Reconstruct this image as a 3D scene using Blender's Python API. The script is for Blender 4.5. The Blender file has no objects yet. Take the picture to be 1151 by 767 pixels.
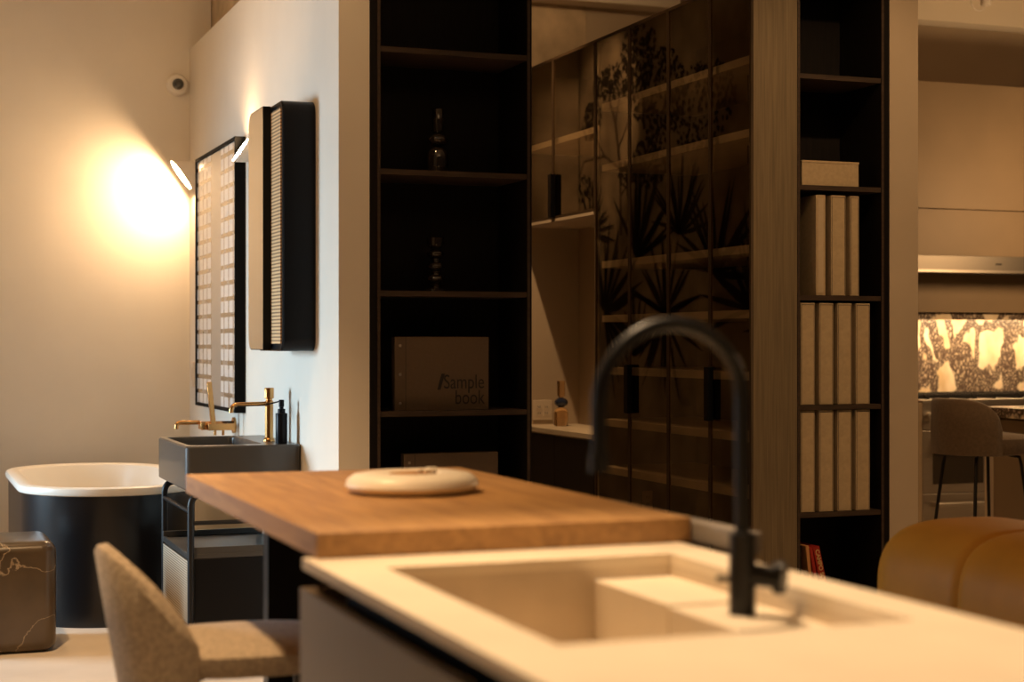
import bpy, bmesh, math, random
from mathutils import Vector, Matrix
random.seed(7)
SC = bpy.context.scene
COL = SC.collection
PI = math.pi
TH = math.atan(700.0 / 1850.0)

# ------------------------------------------------------------------ camera
cd = bpy.data.cameras.new('camera')
cam = bpy.data.objects.new('camera', cd); COL.objects.link(cam)
cam.location = (0, 0, 1.30)
cam.rotation_euler = (PI / 2, 0, -TH)
cd.sensor_width = 36.0
cd.lens = 36.0 * 1850.0 / 1151.0
cd.shift_y = 1.5 / 1151.0
cd.clip_start = 0.05
cd.dof.use_dof = True
cd.dof.focus_distance = 7.1
cd.dof.aperture_fstop = 2.25
SC.camera = cam

# ------------------------------------------------------------------ colour management, world
SC.view_settings.view_transform = 'Standard'
SC.view_settings.look = 'None'
SC.view_settings.exposure = 0.0
SC.view_settings.gamma = 1.0
SC.view_settings.use_curve_mapping = False
W = bpy.data.worlds.new('world'); SC.world = W; W.use_nodes = True
W.node_tree.nodes['Background'].inputs[0].default_value = (1.0, 0.66, 0.38, 1)
W.node_tree.nodes['Background'].inputs[1].default_value = 0.022
SC.cycles.max_bounces = 7
SC.cycles.diffuse_bounces = 4
SC.cycles.transparent_max_bounces = 12
SC.cycles.sample_clamp_indirect = 3.0
SC.cycles.caustics_reflective = False
SC.cycles.caustics_refractive = False
SC.cycles.use_denoising = True

# ------------------------------------------------------------------ lights of the room, with added fill lamps
WARM = (1.0, 0.61, 0.29)
COOL = (0.60, 0.83, 1.0)
def light(name, kind, loc, target, energy, color, **kw):
    d = bpy.data.lights.new(name, kind); d.energy = energy; d.color = color
    for k, v in kw.items(): setattr(d, k, v)
    o = bpy.data.objects.new(name, d); COL.objects.link(o); o.location = loc
    o.rotation_euler = (Vector(target) - Vector(loc)).to_track_quat('-Z', 'Y').to_euler()
    return o
# ceiling spots and added fill spots
def spot(name, loc, tgt, e, ang=60, blend=0.6, col=WARM, size=0.06):
    return light(name, 'SPOT', loc, tgt, e, col, spot_size=math.radians(ang), spot_blend=blend, shadow_soft_size=size)
spot('ceiling_spot_counter', (1.0, 3.2, 3.9), (1.12, 1.8, 0.9), 640, 56, col=(1.0, 0.68, 0.39))
spot('ceiling_spot_table', (-0.1, 4.3, 3.9), (0.75, 4.0, 0.9), 430, 46, 0.9)
spot('ceiling_spot_chair', (0.0, 5.2, 3.9), (0.3, 5.9, 0.0), 520, 60)
spot('ceiling_spot_stool', (-0.2, 2.6, 3.9), (0.5, 3.9, 0.7), 150, 30)
spot('ceiling_spot_bath', (0.3, 7.9, 3.9), (0.7, 8.3, 0.3), 100, 50)
spot('ceiling_spot_vanity', (0.9, 5.4, 3.9), (1.5, 7.1, 0.9), 60, 55)
spot('ceiling_spot_middle_room', (2.77, 8.0, 4.0), (3.5, 8.5, 1.2), 230, 42, size=0.03)
spot('ceiling_spot_mural', (3.0, 10.6, 4.1), (1.76, 11.5, 2.95), 110, 42)
spot('fill_spot_glazed_doors', (2.45, 6.9, 4.15), (3.5, 7.0, 1.0), 66, 50)  # added spot, brightens the shelf edges behind the glass
spot('fill_spot_mural_low', (2.7, 9.3, 4.15), (1.75, 11.0, 2.0), 10, 60)  # added second spot, lifts the lower mural
spot('fill_spot_far_wall', (4.2, 10.6, 4.15), (4.8, 12.0, 3.5), 22, 100)  # added spot, lightens the far wall above the cabinets
spot('fill_spot_divider_wall', (-0.3, 6.4, 4.0), (1.5, 7.9, 2.6), 125, 66, 0.9)  # added warm wash for the divider wall
spot('fill_spot_bookcase', (3.5, 3.4, 4.15), (4.0, 6.2, 1.3), 230, 50)  # added spot, gives the right-hand bookcase side more light
spot('ceiling_spot_sofa', (2.6, 3.2, 3.9), (3.1, 3.9, 0.7), 80, 60)
light('kitchen_fill', 'POINT', (6.9, 7.9, 2.1), (6.9, 7.9, 0), 62, WARM, shadow_soft_size=0.15)  # added point light without a fixture, brightens bulkhead and panels
spot('fill_spot_far_island', (5.6, 6.4, 4.1), (6.0, 7.6, 0.9), 130, 60)  # added spot, lifts the dim far island and stool
light('fill_panel_front', 'AREA', (1.5, 1.5, 4.1), (2.4, 5.5, 1.2), 9, WARM, shape='RECTANGLE', size=3.0, size_y=1.0)  # added area fill for general warm ambient, no fixture
# daylight through the shop window in the left wall
light('daylight_window', 'AREA', (-2.58, 8.3, 1.45), (1.6, 6.6, 0.6), 50, COOL, shape='RECTANGLE', size=1.3, size_y=1.3, spread=math.radians(80))

# ------------------------------------------------------------------ materials
def srgb(r, g, b):
    f = lambda c: (c / 255 / 12.92) if c / 255 <= 0.04045 else ((c / 255 + 0.055) / 1.055) ** 2.4
    return (f(r), f(g), f(b), 1.0)
MATS = {}
def mat(name, col, rough=0.5, metal=0.0, noise=0.0, scale=20.0, bump=0.0, stretch=(1, 1, 1), coat=0.0, spec=0.5, sheen=0.0, trans=0.0, ior=1.45):
    if name in MATS: return MATS[name]
    m = bpy.data.materials.new(name); m.use_nodes = True; MATS[name] = m
    nt = m.node_tree; p = nt.nodes['Principled BSDF']
    c = tuple(col) if len(col) == 4 else tuple(col) + (1,)
    p.inputs['Base Color'].default_value = c
    p.inputs['Roughness'].default_value = rough
    p.inputs['Metallic'].default_value = metal
    p.inputs['Specular IOR Level'].default_value = spec
    p.inputs['Coat Weight'].default_value = coat
    p.inputs['Sheen Weight'].default_value = sheen
    p.inputs['Transmission Weight'].default_value = trans
    p.inputs['IOR'].default_value = ior
    tc = nt.nodes.new('ShaderNodeTexCoord'); mp = nt.nodes.new('ShaderNodeMapping')
    mp.inputs['Scale'].default_value = stretch
    nt.links.new(tc.outputs['Object'], mp.inputs['Vector'])
    n = nt.nodes.new('ShaderNodeTexNoise'); n.inputs['Scale'].default_value = scale; n.inputs['Detail'].default_value = 6
    nt.links.new(mp.outputs[0], n.inputs['Vector'])
    if noise > 0:
        r = nt.nodes.new('ShaderNodeValToRGB')
        r.color_ramp.elements[0].position = 0.3; r.color_ramp.elements[1].position = 0.7
        r.color_ramp.elements[0].color = tuple(x * (1 - noise) for x in c[:3]) + (1,)
        r.color_ramp.elements[1].color = tuple(min(1, x * (1 + noise)) for x in c[:3]) + (1,)
        nt.links.new(n.outputs['Fac'], r.inputs[0]); nt.links.new(r.outputs[0], p.inputs['Base Color'])
    if bump > 0:
        b = nt.nodes.new('ShaderNodeBump'); b.inputs['Strength'].default_value = bump; b.inputs['Distance'].default_value = 0.003
        nt.links.new(n.outputs['Fac'], b.inputs['Height']); nt.links.new(b.outputs[0], p.inputs['Normal'])
    return m
M = {}
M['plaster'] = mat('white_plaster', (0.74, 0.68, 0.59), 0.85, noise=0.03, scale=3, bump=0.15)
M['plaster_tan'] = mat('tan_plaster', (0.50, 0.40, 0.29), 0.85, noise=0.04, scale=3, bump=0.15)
M['floor'] = mat('microcement_floor', (0.62, 0.54, 0.45), 0.55, noise=0.10, scale=2.5, bump=0.1)
M['ceiling'] = mat('ceiling_paint', (0.82, 0.74, 0.62), 0.9)
M['black_oak'] = mat('black_stained_oak', (0.007, 0.005, 0.004), 0.5, spec=0.25, noise=0.4, scale=14, stretch=(8, 8, 0.5), bump=0.2)
M['shelf_edge'] = mat('dark_bronze_edge', (0.050, 0.032, 0.021), 0.45, noise=0.3, scale=14, stretch=(0.6, 8, 8))
M['brown_oak'] = mat('smoked_oak_panel', (0.175, 0.130, 0.075), 0.55, noise=0.22, scale=9, stretch=(14, 14, 0.35), bump=0.25)
M['black_metal'] = mat('matt_black_metal', (0.008, 0.008, 0.009), 0.4, spec=0.35)
M['black_satin'] = mat('satin_black_lacquer', (0.0035, 0.0035, 0.0045), 0.36, spec=0.2)
M['brass'] = mat('brushed_gold', (0.62, 0.33, 0.12), 0.24, metal=1.0)
M['steel'] = mat('stainless_steel', (0.42, 0.37, 0.31), 0.42, metal=1.0, noise=0.05, scale=6, stretch=(1, 1, 30))
M['mirror'] = mat('mirror_silver', (0.9, 0.9, 0.9), 0.02, metal=1.0)
M['basin'] = mat('anthracite_ceramic', (0.042, 0.040, 0.038), 0.34, coat=0.15)
M['white_cer'] = mat('white_ceramic', (0.88, 0.83, 0.74), 0.35)
M['matt_white'] = mat('matt_white_metal', (0.82, 0.76, 0.68), 0.6)
M['fabric'] = mat('taupe_boucle', (0.43, 0.36, 0.28), 0.95, noise=0.25, scale=90, bump=0.9, sheen=0.2)
M['fabric_dark'] = mat('brown_velvet', (0.105, 0.068, 0.038), 0.9, noise=0.15, scale=60, bump=0.5, sheen=0.2)
M['leather'] = mat('cognac_leather', (0.33, 0.130, 0.014), 0.5, spec=0.08, noise=0.12, scale=5, bump=0.15)
M['seam'] = mat('dark_leather_seam', (0.05, 0.018, 0.006), 0.6)
M['stone_top'] = mat('cream_sintered_stone', (0.80, 0.70, 0.55), 0.42, noise=0.05, scale=5)
M['stone_sink'] = mat('shaded_stone_sink', (0.66, 0.55, 0.41), 0.5, noise=0.12, scale=6)  # same slab as the worktop, its shade put into a darker colour
M['front'] = mat('greige_lacquer', (0.20, 0.165, 0.125), 0.5)
M['grey_board'] = mat('grey_board', (0.25, 0.22, 0.19), 0.6)
M['board'] = mat('kraft_cardboard', (0.45, 0.34, 0.205), 0.85, noise=0.08, scale=60, bump=0.2)
M['board_lt'] = mat('cream_board', (0.50, 0.39, 0.26), 0.85, noise=0.05, scale=40)
M['sample'] = mat('grey_sample_cover', (0.115, 0.078, 0.048), 0.8, noise=0.05, scale=80)
M['print'] = mat('dark_print', (0.022, 0.016, 0.012), 0.6)
M['smoke_glass'] = mat('smoked_glass_black', (0.02, 0.014, 0.010), 0.06, coat=1.0)
M['amber_glass'] = mat('amber_glass', (0.92, 0.66, 0.38), 0.04, trans=1.0)
M['blue_glass'] = mat('dark_blue_glass', (0.02, 0.03, 0.07), 0.05, coat=1.0)
M['cab_in'] = mat('cabinet_interior', (0.010, 0.007, 0.005), 0.7)
M['cab_shelf'] = mat('cabinet_shelf', (0.52, 0.43, 0.31), 0.6, noise=0.1, scale=10, stretch=(1, 0.2, 1))
M['bronze'] = mat('bronze_door_frame', (0.085, 0.052, 0.028), 0.4, metal=0.4)
M['taupe'] = mat('taupe_laminate', (0.23, 0.165, 0.10), 0.6, noise=0.12, scale=1.6)
M['plate'] = mat('switch_plate_plastic', (0.72, 0.62, 0.50), 0.4)
M['iron'] = mat('cast_iron', (0.01, 0.009, 0.008), 0.5)
M['oven_glass'] = mat('oven_glass', (0.03, 0.022, 0.015), 0.08)
M['red'] = mat('red_spine', (0.35, 0.02, 0.012), 0.6)
M['orange'] = mat('tan_orange_spine', (0.55, 0.26, 0.10), 0.6)
M['spine_white'] = mat('cream_spine', (0.6, 0.47, 0.32), 0.6)
M['spine_text'] = mat('spine_gold_print', (0.6, 0.38, 0.16), 0.6)
M['lens'] = mat('dark_dome_plastic', (0.03, 0.03, 0.03), 0.08, coat=1.0)

def wood_mat():
    m = bpy.data.materials.new('oak_tabletop_wood'); m.use_nodes = True
    nt = m.node_tree; p = nt.nodes['Principled BSDF']; N = nt.nodes.new; L = nt.links.new
    tc = N('ShaderNodeTexCoord'); mp = N('ShaderNodeMapping'); mp.inputs['Scale'].default_value = (14, 1.0, 14)
    n = N('ShaderNodeTexNoise'); n.inputs['Scale'].default_value = 2.2; n.inputs['Detail'].default_value = 9; n.inputs['Distortion'].default_value = 1.2
    r = N('ShaderNodeValToRGB'); e = r.color_ramp.elements
    e[0].position = 0.3; e[0].color = (0.34, 0.18, 0.068, 1); e[1].position = 0.72; e[1].color = (0.54, 0.31, 0.12, 1)
    L(tc.outputs['Object'], mp.inputs[0]); L(mp.outputs[0], n.inputs['Vector']); L(n.outputs['Fac'], r.inputs[0]); L(r.outputs[0], p.inputs['Base Color'])
    p.inputs['Roughness'].default_value = 0.5
    return m
M['wood'] = wood_mat()

def marble_brown():
    m = bpy.data.materials.new('brown_veined_marble'); m.use_nodes = True
    nt = m.node_tree; p = nt.nodes['Principled BSDF']; N = nt.nodes.new; L = nt.links.new
    tc = N('ShaderNodeTexCoord'); n = N('ShaderNodeTexNoise'); n.inputs['Scale'].default_value = 3; n.inputs['Detail'].default_value = 8
    w = N('ShaderNodeTexVoronoi'); w.feature = 'DISTANCE_TO_EDGE'; w.inputs['Scale'].default_value = 1.7
    mx = N('ShaderNodeVectorMath'); mx.operation = 'ADD'
    sc = N('ShaderNodeVectorMath'); sc.operation = 'SCALE'; sc.inputs[3].default_value = 0.5
    L(tc.outputs['Object'], n.inputs['Vector']); L(n.outputs['Color'], sc.inputs[0]); L(tc.outputs['Object'], mx.inputs[0]); L(sc.outputs[0], mx.inputs[1]); L(mx.outputs[0], w.inputs['Vector'])
    r = N('ShaderNodeValToRGB'); e = r.color_ramp.elements
    e[0].position = 0.0; e[0].color = (0.30, 0.22, 0.14, 1); e[1].position = 0.008; e[1].color = (0, 0, 0, 1)
    b = N('ShaderNodeValToRGB'); f = b.color_ramp.elements
    f[0].position = 0.35; f[0].color = (0.045, 0.030, 0.016, 1); f[1].position = 0.7; f[1].color = (0.10, 0.066, 0.036, 1)
    L(w.outputs['Distance'], r.inputs[0]); L(n.outputs['Fac'], b.inputs[0])
    a = N('ShaderNodeMix'); a.data_type = 'RGBA'; a.blend_type = 'LIGHTEN'; a.inputs[0].default_value = 1
    L(b.outputs[0], a.inputs[6]); L(r.outputs[0], a.inputs[7]); L(a.outputs[2], p.inputs['Base Color'])
    p.inputs['Roughness'].default_value = 0.28
    return m
M['brown_marble'] = marble_brown()

def breccia():
    m = bpy.data.materials.new('breccia_marble'); m.use_nodes = True
    nt = m.node_tree; p = nt.nodes['Principled BSDF']; N = nt.nodes.new; L = nt.links.new
    tc = N('ShaderNodeTexCoord'); mp = N('ShaderNodeMapping'); mp.inputs['Rotation'].default_value = (0, 0.5, 0)
    mp.inputs['Scale'].default_value = (1.25, 1, 0.8)
    L(tc.outputs['Object'], mp.inputs[0])
    n = N('ShaderNodeTexNoise'); n.inputs['Scale'].default_value = 6; n.inputs['Detail'].default_value = 5
    L(mp.outputs[0], n.inputs['Vector'])
    sc = N('ShaderNodeVectorMath'); sc.operation = 'SCALE'; sc.inputs[3].default_value = 0.16; L(n.outputs['Color'], sc.inputs[0])
    ad = N('ShaderNodeVectorMath'); ad.operation = 'ADD'; L(mp.outputs[0], ad.inputs[0]); L(sc.outputs[0], ad.inputs[1])
    def vor(scale, feature):
        v = N('ShaderNodeTexVoronoi'); v.feature = feature; v.inputs['Scale'].default_value = scale; L(ad.outputs[0], v.inputs['Vector']); return v
    def ramp(src, e0, e1, c0, c1):
        r = N('ShaderNodeValToRGB'); e = r.color_ramp.elements
        e[0].position = e0; e[0].color = c0; e[1].position = e1; e[1].color = c1; L(src, r.inputs[0]); return r
    big = ramp(vor(4.4, 'DISTANCE_TO_EDGE').outputs['Distance'], 0.11, 0.15, (0, 0, 0, 1), (1, 1, 1, 1))
    small = ramp(vor(48, 'DISTANCE_TO_EDGE').outputs['Distance'], 0.10, 0.42, (0.07, 0.045, 0.032, 1), (0.62, 0.50, 0.38, 1))
    cream = ramp(n.outputs['Fac'], 0.35, 0.7, (0.62, 0.46, 0.27, 1), (0.84, 0.74, 0.58, 1))
    a = N('ShaderNodeMix'); a.data_type = 'RGBA'
    L(big.outputs[0], a.inputs[0]); L(small.outputs[0], a.inputs[6]); L(cream.outputs[0], a.inputs[7]); L(a.outputs[2], p.inputs['Base Color'])
    p.inputs['Roughness'].default_value = 0.35
    return m
M['breccia'] = breccia()

def wicker(name, c1, c2, s):
    m = bpy.data.materials.new(name); m.use_nodes = True
    nt = m.node_tree; p = nt.nodes['Principled BSDF']; N = nt.nodes.new; L = nt.links.new
    tc = N('ShaderNodeTexCoord')
    wz = N('ShaderNodeTexWave'); wz.bands_direction = 'Z'; wz.inputs['Scale'].default_value = s
    wy = N('ShaderNodeTexWave'); wy.bands_direction = 'Y'; wy.inputs['Scale'].default_value = s * 0.8
    L(tc.outputs['Object'], wz.inputs[0]); L(tc.outputs['Object'], wy.inputs[0])
    mu = N('ShaderNodeMath'); mu.operation = 'MULTIPLY'; L(wz.outputs['Fac'], mu.inputs[0])
    ad = N('ShaderNodeMath'); ad.operation = 'ADD'; ad.inputs[1].default_value = 0.5; L(wy.outputs['Fac'], ad.inputs[0]); L(ad.outputs[0], mu.inputs[1])
    r = N('ShaderNodeValToRGB'); e = r.color_ramp.elements; e[0].position = 0.1; e[0].color = c1; e[1].position = 0.6; e[1].color = c2
    L(mu.outputs[0], r.inputs[0]); L(r.outputs[0], p.inputs['Base Color'])
    b = N('ShaderNodeBump'); b.inputs['Strength'].default_value = 0.6; L(mu.outputs[0], b.inputs['Height']); L(b.outputs[0], p.inputs['Normal'])
    p.inputs['Roughness'].default_value = 0.7
    return m
M['rattan'] = wicker('rattan_slats', (0.20, 0.10, 0.035, 1), (0.72, 0.46, 0.22, 1), 22)
M['wicker'] = wicker('woven_cane', (0.12, 0.09, 0.06, 1), (0.48, 0.40, 0.29, 1), 30)

def glass_tint():
    m = bpy.data.materials.new('bronze_tinted_glass'); m.use_nodes = True
    nt = m.node_tree; nt.nodes.clear(); N = nt.nodes.new; L = nt.links.new
    o = N('ShaderNodeOutputMaterial'); t = N('ShaderNodeBsdfTransparent'); t.inputs[0].default_value = (0.66, 0.60, 0.50, 1)
    g = N('ShaderNodeBsdfGlossy'); g.inputs['Roughness'].default_value = 0.0; g.inputs['Color'].default_value = (1, 0.9, 0.75, 1)
    x = N('ShaderNodeMixShader'); x.inputs[0].default_value = 0.21
    L(t.outputs[0], x.inputs[1]); L(g.outputs[0], x.inputs[2]); L(x.outputs[0], o.inputs[0])
    return m
M['glass'] = glass_tint()

def sample_panel():
    # rows of small white chips with brown shapes between, behind glossy glass
    m = bpy.data.materials.new('chip_board_under_glass'); m.use_nodes = True
    nt = m.node_tree; p = nt.nodes['Principled BSDF']; N = nt.nodes.new; L = nt.links.new
    tc = N('ShaderNodeTexCoord'); sp = N('ShaderNodeSeparateXYZ'); L(tc.outputs['Object'], sp.inputs[0])
    def mth(op, a, b=None, cl=False):
        n = N('ShaderNodeMath'); n.operation = op; n.use_clamp = cl
        for i, v in enumerate((a, b)):
            if v is None: continue
            if isinstance(v, (int, float)): n.inputs[i].default_value = v
            else: L(v, n.inputs[i])
        return n.outputs[0]
    y, z = sp.outputs['Y'], sp.outputs['Z']
    fy = mth('ABSOLUTE', mth('SUBTRACT', mth('FRACT', mth('DIVIDE', y, 0.118)), 0.5))
    fz = mth('ABSOLUTE', mth('SUBTRACT', mth('FRACT', mth('DIVIDE', z, 0.080)), 0.5))
    chip = mth('MULTIPLY', mth('LESS_THAN', fy, 0.40), mth('LESS_THAN', fz, 0.36))
    nz = N('ShaderNodeTexNoise'); nz.inputs['Scale'].default_value = 9; L(tc.outputs['Object'], nz.inputs[0])
    blob = mth('GREATER_THAN', mth('ADD', nz.outputs['Fac'], mth('MULTIPLY', fz, 0.5)), 0.67)
    gap = mth('LESS_THAN', mth('ABSOLUTE', mth('ADD', y, 0.02)), 0.13)
    c = N('ShaderNodeMix'); c.data_type = 'RGBA'; c.inputs[6].default_value = (0.30, 0.25, 0.20, 1); c.inputs[7].default_value = (0.72, 0.72, 0.72, 1)
    L(chip, c.inputs[0])
    d = N('ShaderNodeMix'); d.data_type = 'RGBA'; d.inputs[7].default_value = (0.13, 0.085, 0.05, 1)
    L(mth('MULTIPLY', blob, mth('SUBTRACT', 1.0, chip)), d.inputs[0]); L(c.outputs[2], d.inputs[6])
    e = N('ShaderNodeMix'); e.data_type = 'RGBA'; e.inputs[7].default_value = (0.26, 0.24, 0.22, 1)
    L(gap, e.inputs[0]); L(d.outputs[2], e.inputs[6])
    L(e.outputs[2], p.inputs['Base Color'])
    p.inputs['Roughness'].default_value = 0.6
    p.inputs['Coat Weight'].default_value = 1.0; p.inputs['Coat Roughness'].default_value = 0.12; p.inputs['Coat IOR'].default_value = 2.6
    return m
M['chips'] = sample_panel()

def emis(name, col, s):
    m = bpy.data.materials.new(name); m.use_nodes = True
    nt = m.node_tree; nt.nodes.clear()
    o = nt.nodes.new('ShaderNodeOutputMaterial'); e = nt.nodes.new('ShaderNodeEmission')
    e.inputs[0].default_value = col; e.inputs[1].default_value = s; nt.links.new(e.outputs[0], o.inputs[0])
    return m
M['lamp_glow'] = emis('lamp_diffuser', (1.0, 0.64, 0.34, 1), 380)
M['led'] = emis('led_strip_glow', (1.0, 0.66, 0.34, 1), 72)

# ------------------------------------------------------------------ geometry helpers
def wloc(p):
    v = Vector((0, 0, 0))
    while p is not None:
        v += p.location; p = p.parent
    return v
def finish(name, bm, mats, parent=None, smooth=True, bevel=0, keep=False):
    """link a bmesh built in world coordinates as one mesh object"""
    off = wloc(parent)
    if parent is None:
        xs = [v.co for v in bm.verts]
        lo = Vector([min(c[i] for c in xs) for i in range(3)]); hi = Vector([max(c[i] for c in xs) for i in range(3)])
        off = Vector(((lo.x + hi.x) / 2, (lo.y + hi.y) / 2, lo.z))
    for v in bm.verts: v.co -= off
    bm.normal_update()
    me = bpy.data.meshes.new(name); bm.to_mesh(me); bm.free()
    if not isinstance(mats, (list, tuple)): mats = [mats]
    for m in mats: me.materials.append(m)
    if smooth:
        for p in me.polygons: p.use_smooth = True
        try: me.set_sharp_from_angle(angle=math.radians(38))
        except Exception: pass
    o = bpy.data.objects.new(name, me); COL.objects.link(o)
    if parent is None: o.location = off
    else: o.parent = parent
    if bevel:
        b = o.modifiers.new('bevel', 'BEVEL'); b.width = bevel; b.segments = 3; b.limit_method = 'ANGLE'; b.angle_limit = math.radians(50)
    return o
def tag(o, label, cat, group=None):
    o['label'] = label; o['category'] = cat
    if group: o['group'] = group
    return o
def thing(name, label, cat, loc, group=None):
    o = bpy.data.objects.new(name, None); COL.objects.link(o); o.location = loc; o.empty_display_size = 0.1
    return tag(o, label, cat, group)
def struct(name, bm, m, parent=None, **k):
    o = finish(name, bm, m, parent, **k)
    if parent is None: o['kind'] = 'structure'
    return o
def box(bm, x0, x1, y0, y1, z0, z1, mi=0):
    vs = [bm.verts.new((x, y, z)) for x in (x0, x1) for y in (y0, y1) for z in (z0, z1)]
    F = [(0, 1, 3, 2), (4, 6, 7, 5), (0, 4, 5, 1), (2, 3, 7, 6), (0, 2, 6, 4), (1, 5, 7, 3)]
    for f in F:
        fa = bm.faces.new([vs[i] for i in f]); fa.material_index = mi
    return vs
def B(*boxes, mi=0):
    bm = bmesh.new()
    for b in boxes: box(bm, *b)
    return bm
def prism(bm, pts, z0, z1, mi=0):
    lo = [bm.verts.new((x, y, z0)) for x, y in pts]; hi = [bm.verts.new((x, y, z1)) for x, y in pts]
    n = len(pts)
    for i in range(n): bm.faces.new((lo[i], lo[(i + 1) % n], hi[(i + 1) % n], hi[i])).material_index = mi
    bm.faces.new(lo[::-1]).material_index = mi; bm.faces.new(hi).material_index = mi
def rrect(x0, x1, y0, y1, r, n=8):
    out = []
    for cx, cy, a in ((x1 - r, y1 - r, 0), (x0 + r, y1 - r, 90), (x0 + r, y0 + r, 180), (x1 - r, y0 + r, 270)):
        for i in range(n + 1):
            t = math.radians(a + 90 * i / n); out.append((cx + r * math.cos(t), cy + r * math.sin(t)))
    return out
def loft(bm, rings, cap0=True, cap1=True, mi=0):
    R = [[bm.verts.new(p) for p in r] for r in rings]
    n = len(R[0])
    for a, b in zip(R, R[1:]):
        for i in range(n): bm.faces.new((a[i], a[(i + 1) % n], b[(i + 1) % n], b[i])).material_index = mi
    if cap0: bm.faces.new(R[0][::-1]).material_index = mi
    if cap1: bm.faces.new(R[-1]).material_index = mi
def tube(bm, pts, r, n=12, mi=0):
    pts = [Vector(p) for p in pts]; rings = []; up = None
    for i, p in enumerate(pts):
        if i == 0: d = pts[1] - p
        elif i == len(pts) - 1: d = p - pts[-2]
        else: d = (pts[i + 1] - p).normalized() + (p - pts[i - 1]).normalized()
        d.normalize()
        if up is None:
            up = Vector((0, 0, 1)) if abs(d.z) < 0.9 else Vector((1, 0, 0))
        u = d.cross(up).normalized(); v = u.cross(d).normalized(); up = v
        rr = r[i] if isinstance(r, (list, tuple)) else r
        rings.append([p + rr * (math.cos(2 * PI * k / n) * u + math.sin(2 * PI * k / n) * v) for k in range(n)])
    loft(bm, rings, mi=mi)
def lathe(bm, x, y, prof, n=24, mi=0):
    loft(bm, [[(x + max(r, 1e-4) * math.cos(2 * PI * k / n), y + max(r, 1e-4) * math.sin(2 * PI * k / n), z) for k in range(n)] for r, z in prof], mi=mi)
def corner(a, b, c, r, n=6):
    a, b, c = Vector(a), Vector(b), Vector(c)
    p = b + (a - b).normalized() * r; q = b + (c - b).normalized() * r
    return [p.lerp(b, t).lerp(b.lerp(q, t), t) for t in [i / n for i in range(n + 1)]]
def text_obj(name, body, size, loc, rot, m, parent, ext=0.0006, align='LEFT', bold=0.0, sx=1.0):
    c = bpy.data.curves.new(name, 'FONT'); c.body = body; c.size = size; c.extrude = ext; c.align_x = align; c.offset = bold
    t = bpy.data.objects.new(name, c); COL.objects.link(t)
    bpy.context.view_layer.update()
    me = bpy.data.meshes.new_from_object(t.evaluated_get(bpy.context.evaluated_depsgraph_get()))
    bpy.data.objects.remove(t)
    for v in me.vertices: v.co.x *= sx
    me.materials.clear(); me.materials.append(m)
    o = bpy.data.objects.new(name, me); COL.objects.link(o)
    o.parent = parent; o.location = Vector(loc) - wloc(parent); o.rotation_euler = rot
    return o

# ================================================================== THE SETTING
struct('floor', B((-2.8, 9.2, -1.5, 13.2, -0.08, 0)), M['floor'])
struct('ceiling', B((-2.8, 9.2, -1.5, 13.2, 4.3, 4.4)), M['ceiling'])
# left showroom wall, with its shop window
bm = B((-2.8, -2.65, -1.5, 7.55, 0, 4.3), (-2.8, -2.65, 9.05, 9.53, 0, 4.3), (-2.8, -2.65, 7.55, 9.05, 0, 0.7), (-2.8, -2.65, 7.55, 9.05, 2.2, 4.3))
struct('wall_left', bm, M['plaster'])
bm = bmesh.new()
for yy in (7.551, 8.28, 9.0): box(bm, -2.78, -2.67, yy, yy + 0.049, 0.701, 2.199)
box(bm, -2.78, -2.67, 7.60, 9.0, 0.701, 0.75); box(bm, -2.78, -2.67, 7.60, 9.0, 2.15, 2.199)
struct('window_1', bm, M['black_metal'])
struct('wall_back', B((-2.8, 1.743, 9.53, 9.65, 0, 4.3)), M['plaster'])
struct('wall_divider', B((1.62, 1.743, 6.17, 9.53, 0, 2.99)), M['plaster'])
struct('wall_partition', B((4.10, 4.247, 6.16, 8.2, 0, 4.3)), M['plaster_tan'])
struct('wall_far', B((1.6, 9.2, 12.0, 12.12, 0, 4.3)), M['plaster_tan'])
struct('trim_1', B((1.76, 5.98, 11.78, 12.0, 3.96, 4.3)), M['ceiling'])

# mural wallpaper on the middle room's side wall and far wall
def mural_mat():
    m = mat('mural_paper', (0.55, 0.43, 0.29), 0.8, noise=0.35, scale=3.2)
    return m
MU = [mural_mat(), mat('mural_foliage_print', (0.045, 0.032, 0.020), 0.8, noise=0.4, scale=30), mat('mural_branch_print', (0.16, 0.11, 0.07), 0.8)]
def blade(bm, P, a, b, w, bend, mi, d):
    """a flat pointed leaf from a to b on the paper (2-D), P maps to 3-D"""
    a = Vector(a); b = Vector(b); t = (b - a); nrm = Vector((-t.y, t.x)).normalized(); k = 5
    L_, R_ = [], []
    for i in range(k + 1):
        s = i / k; c = a + t * s + nrm * bend * math.sin(s * PI / 2) * s * t.length
        ww = w * 0.55 * math.sin(PI * min(0.98, 0.08 + 0.9 * s)) + 0.001
        L_.append(bm.verts.new(P(c + nrm * ww, d))); R_.append(bm.verts.new(P(c - nrm * ww, d)))
    for i in range(k): bm.faces.new((L_[i], R_[i], R_[i + 1], L_[i + 1])).material_index = mi
def blob(bm, P, c, r, mi, d, n=9):
    c = Vector(c)
    vs = [bm.verts.new(P(c + Vector((math.cos(2 * PI * i / n), math.sin(2 * PI * i / n))) * r * random.uniform(0.6, 1.1), d)) for i in range(n)]
    bm.faces.new(vs).material_index = mi
def fan(bm, P, c, R, a0, a1, n, mi, d):
    for i in range(n):
        a = math.radians(a0 + (a1 - a0) * (i + random.uniform(-.2, .2)) / (n - 1)); L_ = R * random.uniform(0.75, 1.05)
        blade(bm, P, c, (c[0] + L_ * math.cos(a), c[1] + L_ * math.sin(a)), 0.042 * R / 0.8, random.uniform(-0.3, 0.1), mi, d)
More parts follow.
